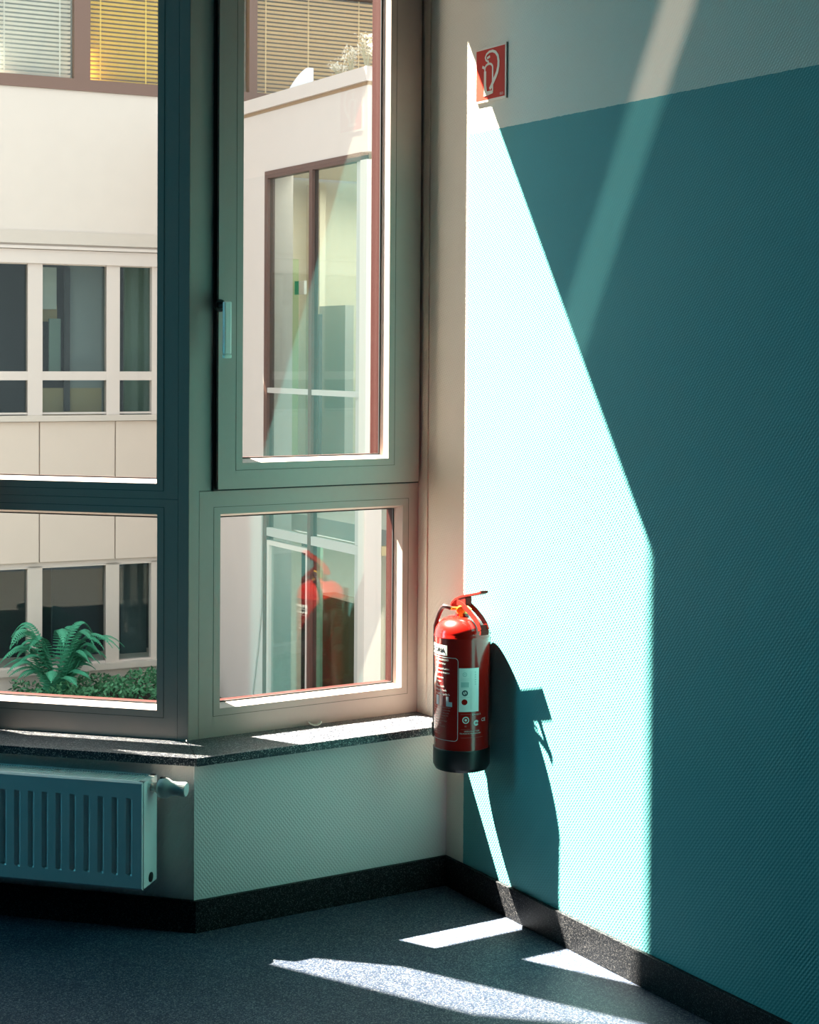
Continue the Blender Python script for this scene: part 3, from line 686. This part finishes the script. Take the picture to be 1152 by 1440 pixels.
# ground, planting bed
struct('courtyard_ground', MB().box(-14, 14, .6, 13.5, -2.5, -2.3), mat('dark_paving', (.085, .08, .07), .9, var=.2, vscale=4))
M_soil = mat('soil', (.035, .028, .02), .95, var=.4, vscale=20)
e = MB(); e.box(-3, 1.3, .055, 3.2, -2.3, -2.02, TF); struct('planting_bed', e, M_soil)
M_leaf1 = mat('fern_green', (.045, .28, .16), .6, var=.45, vscale=7); M_leaf2 = mat('ground_leaf_green', (.06, .22, .10), .6, var=.5, vscale=9); M_leaf3 = mat('light_leaf_green', (.24, .36, .09), .6, var=.3, vscale=9)
def frond(mb, base, az, length, lift, width=.10, n=26):
    base = Vector(base); hd = Vector((math.cos(az), math.sin(az), 0)); side = Vector((-hd.y, hd.x, 0)); prev = None; pts = []
    for i in range(n+1):
        t_ = i/n; p = base+hd*length*(t_**1.1)*.82+Vector((0, 0, lift*math.sin(t_*2.15)/math.sin(1.75)*(1-.10*t_)))
        pts.append(p)
    mb.tube(pts[::3]+[pts[-1]], .004, 4)
    for i in range(3, n):
        t_ = i/n; wd = width*math.sin(math.pi*min(1, t_*.9+.12))**.7; tg = (pts[i+1]-pts[i]).normalized()
        for sgn in (-1, 1):
            tip = pts[i]+side*sgn*wd+tg*wd*.45-Vector((0, 0, wd*.25)); q = tg*.011
            mb.poly([pts[i]-q, pts[i]+q, tip+q*.2, tip-q*.6])
fl = Vector(TF(-.52, .55, -2.02))
fern = empty('fern', fl, category='plant', label='large arching green fern in the bed below the office windows')
for k in range(44):
    mb = MB(); az = random.uniform(-.9, 4.1) if k > 8 else random.uniform(-1.2, .5)
    az = rad(-96)+random.uniform(-2.3, 2.3) if k > 8 else rad(-96)+random.uniform(.6, 1.9)
    ln = random.uniform(.42, .80); back = -math.cos(az-rad(-96))
    if back > .1: ln = min(ln, .36/back)
    frond(mb, fl+Vector((random.uniform(-.06, .06), random.uniform(-.06, .06), 0)), az, ln, random.uniform(.35, .90), .08, 34)
    obj('frond', mb, M_leaf1, fern)
gc = MB()
for i in range(2600):
    u = random.uniform(-.9, .96); oo = random.uniform(.10, 1.0); hh = .13*noise.noise(Vector((u*3, oo*3, 1)))+.19
    if u < -.25 and oo < .8: hh -= .09
    if hh < 0: continue
    p = Vector(TF(u, oo, -2.02+random.random()**.5*max(.02, hh+.03))); a = Vector((random.uniform(-1, 1), random.uniform(-1, 1), random.uniform(-.1, .9))).normalized()*random.uniform(.02, .042)
    b = a.cross(Vector((random.uniform(-1, 1), random.uniform(-1, 1), random.uniform(-1, 1)))).normalized()*.014
    gc.poly([p-a, p+b, p+a, p-b])
obj('ground_cover', gc, M_leaf2, None, tuple(TF(.2, .5, -2.02)), kind='stuff', label='low dark green ground cover along the foot of the office building', category='ground cover')
# larger light-green broad-leaved plants at the bed's near edge
LP = ('light green leafy plant at the left end of the bed, below the fern', 'small light green plant second along from the left end of the bed', 'light green leafy plant directly in front of the fern stem',
      'light green plant just past the fern towards the ground cover', 'yellowish green leafy plant where the ground cover begins', 'last light green leafy plant among the dark ground cover')
for k in range(6):
    c = Vector(TF(-.72+k*.19, .80+.05*(k % 2), -2.02))
    mb = MB()
    for j in range(9):
        az = 6.28*j/9+random.uniform(-.3, .3); d = Vector((math.cos(az), math.sin(az), random.uniform(.5, 1.3))).normalized(); sd_ = Vector((-d.y, d.x, 0)).normalized()
        L_ = random.uniform(.08, .10); w_ = L_*.24; p1 = c+d*L_*.5; p2 = c+d*L_*.9-Vector((0, 0, .012))
        mb.poly([c, p1+sd_*w_, p2, p1-sd_*w_])
    obj('leafy_plant', mb, M_leaf3, None, tuple(c), category='plant', group='light green plants at the near edge of the bed', label=LP[k])
# thin lightning cable down the wing wall
e = MB(); e.tube([(WX-.012, WY+1.99, .2), (WX-.012, WY+2.0, -1.0), (WX-.012, WY+2.06, -1.35), (WX-.012, WY+2.22, -2.0)], .008, 6)
obj('cable', e, M_in3, None, (WX-.012, WY+2.0, -2.0), label='thin grey cable running down the pale wing wall', category='cable')
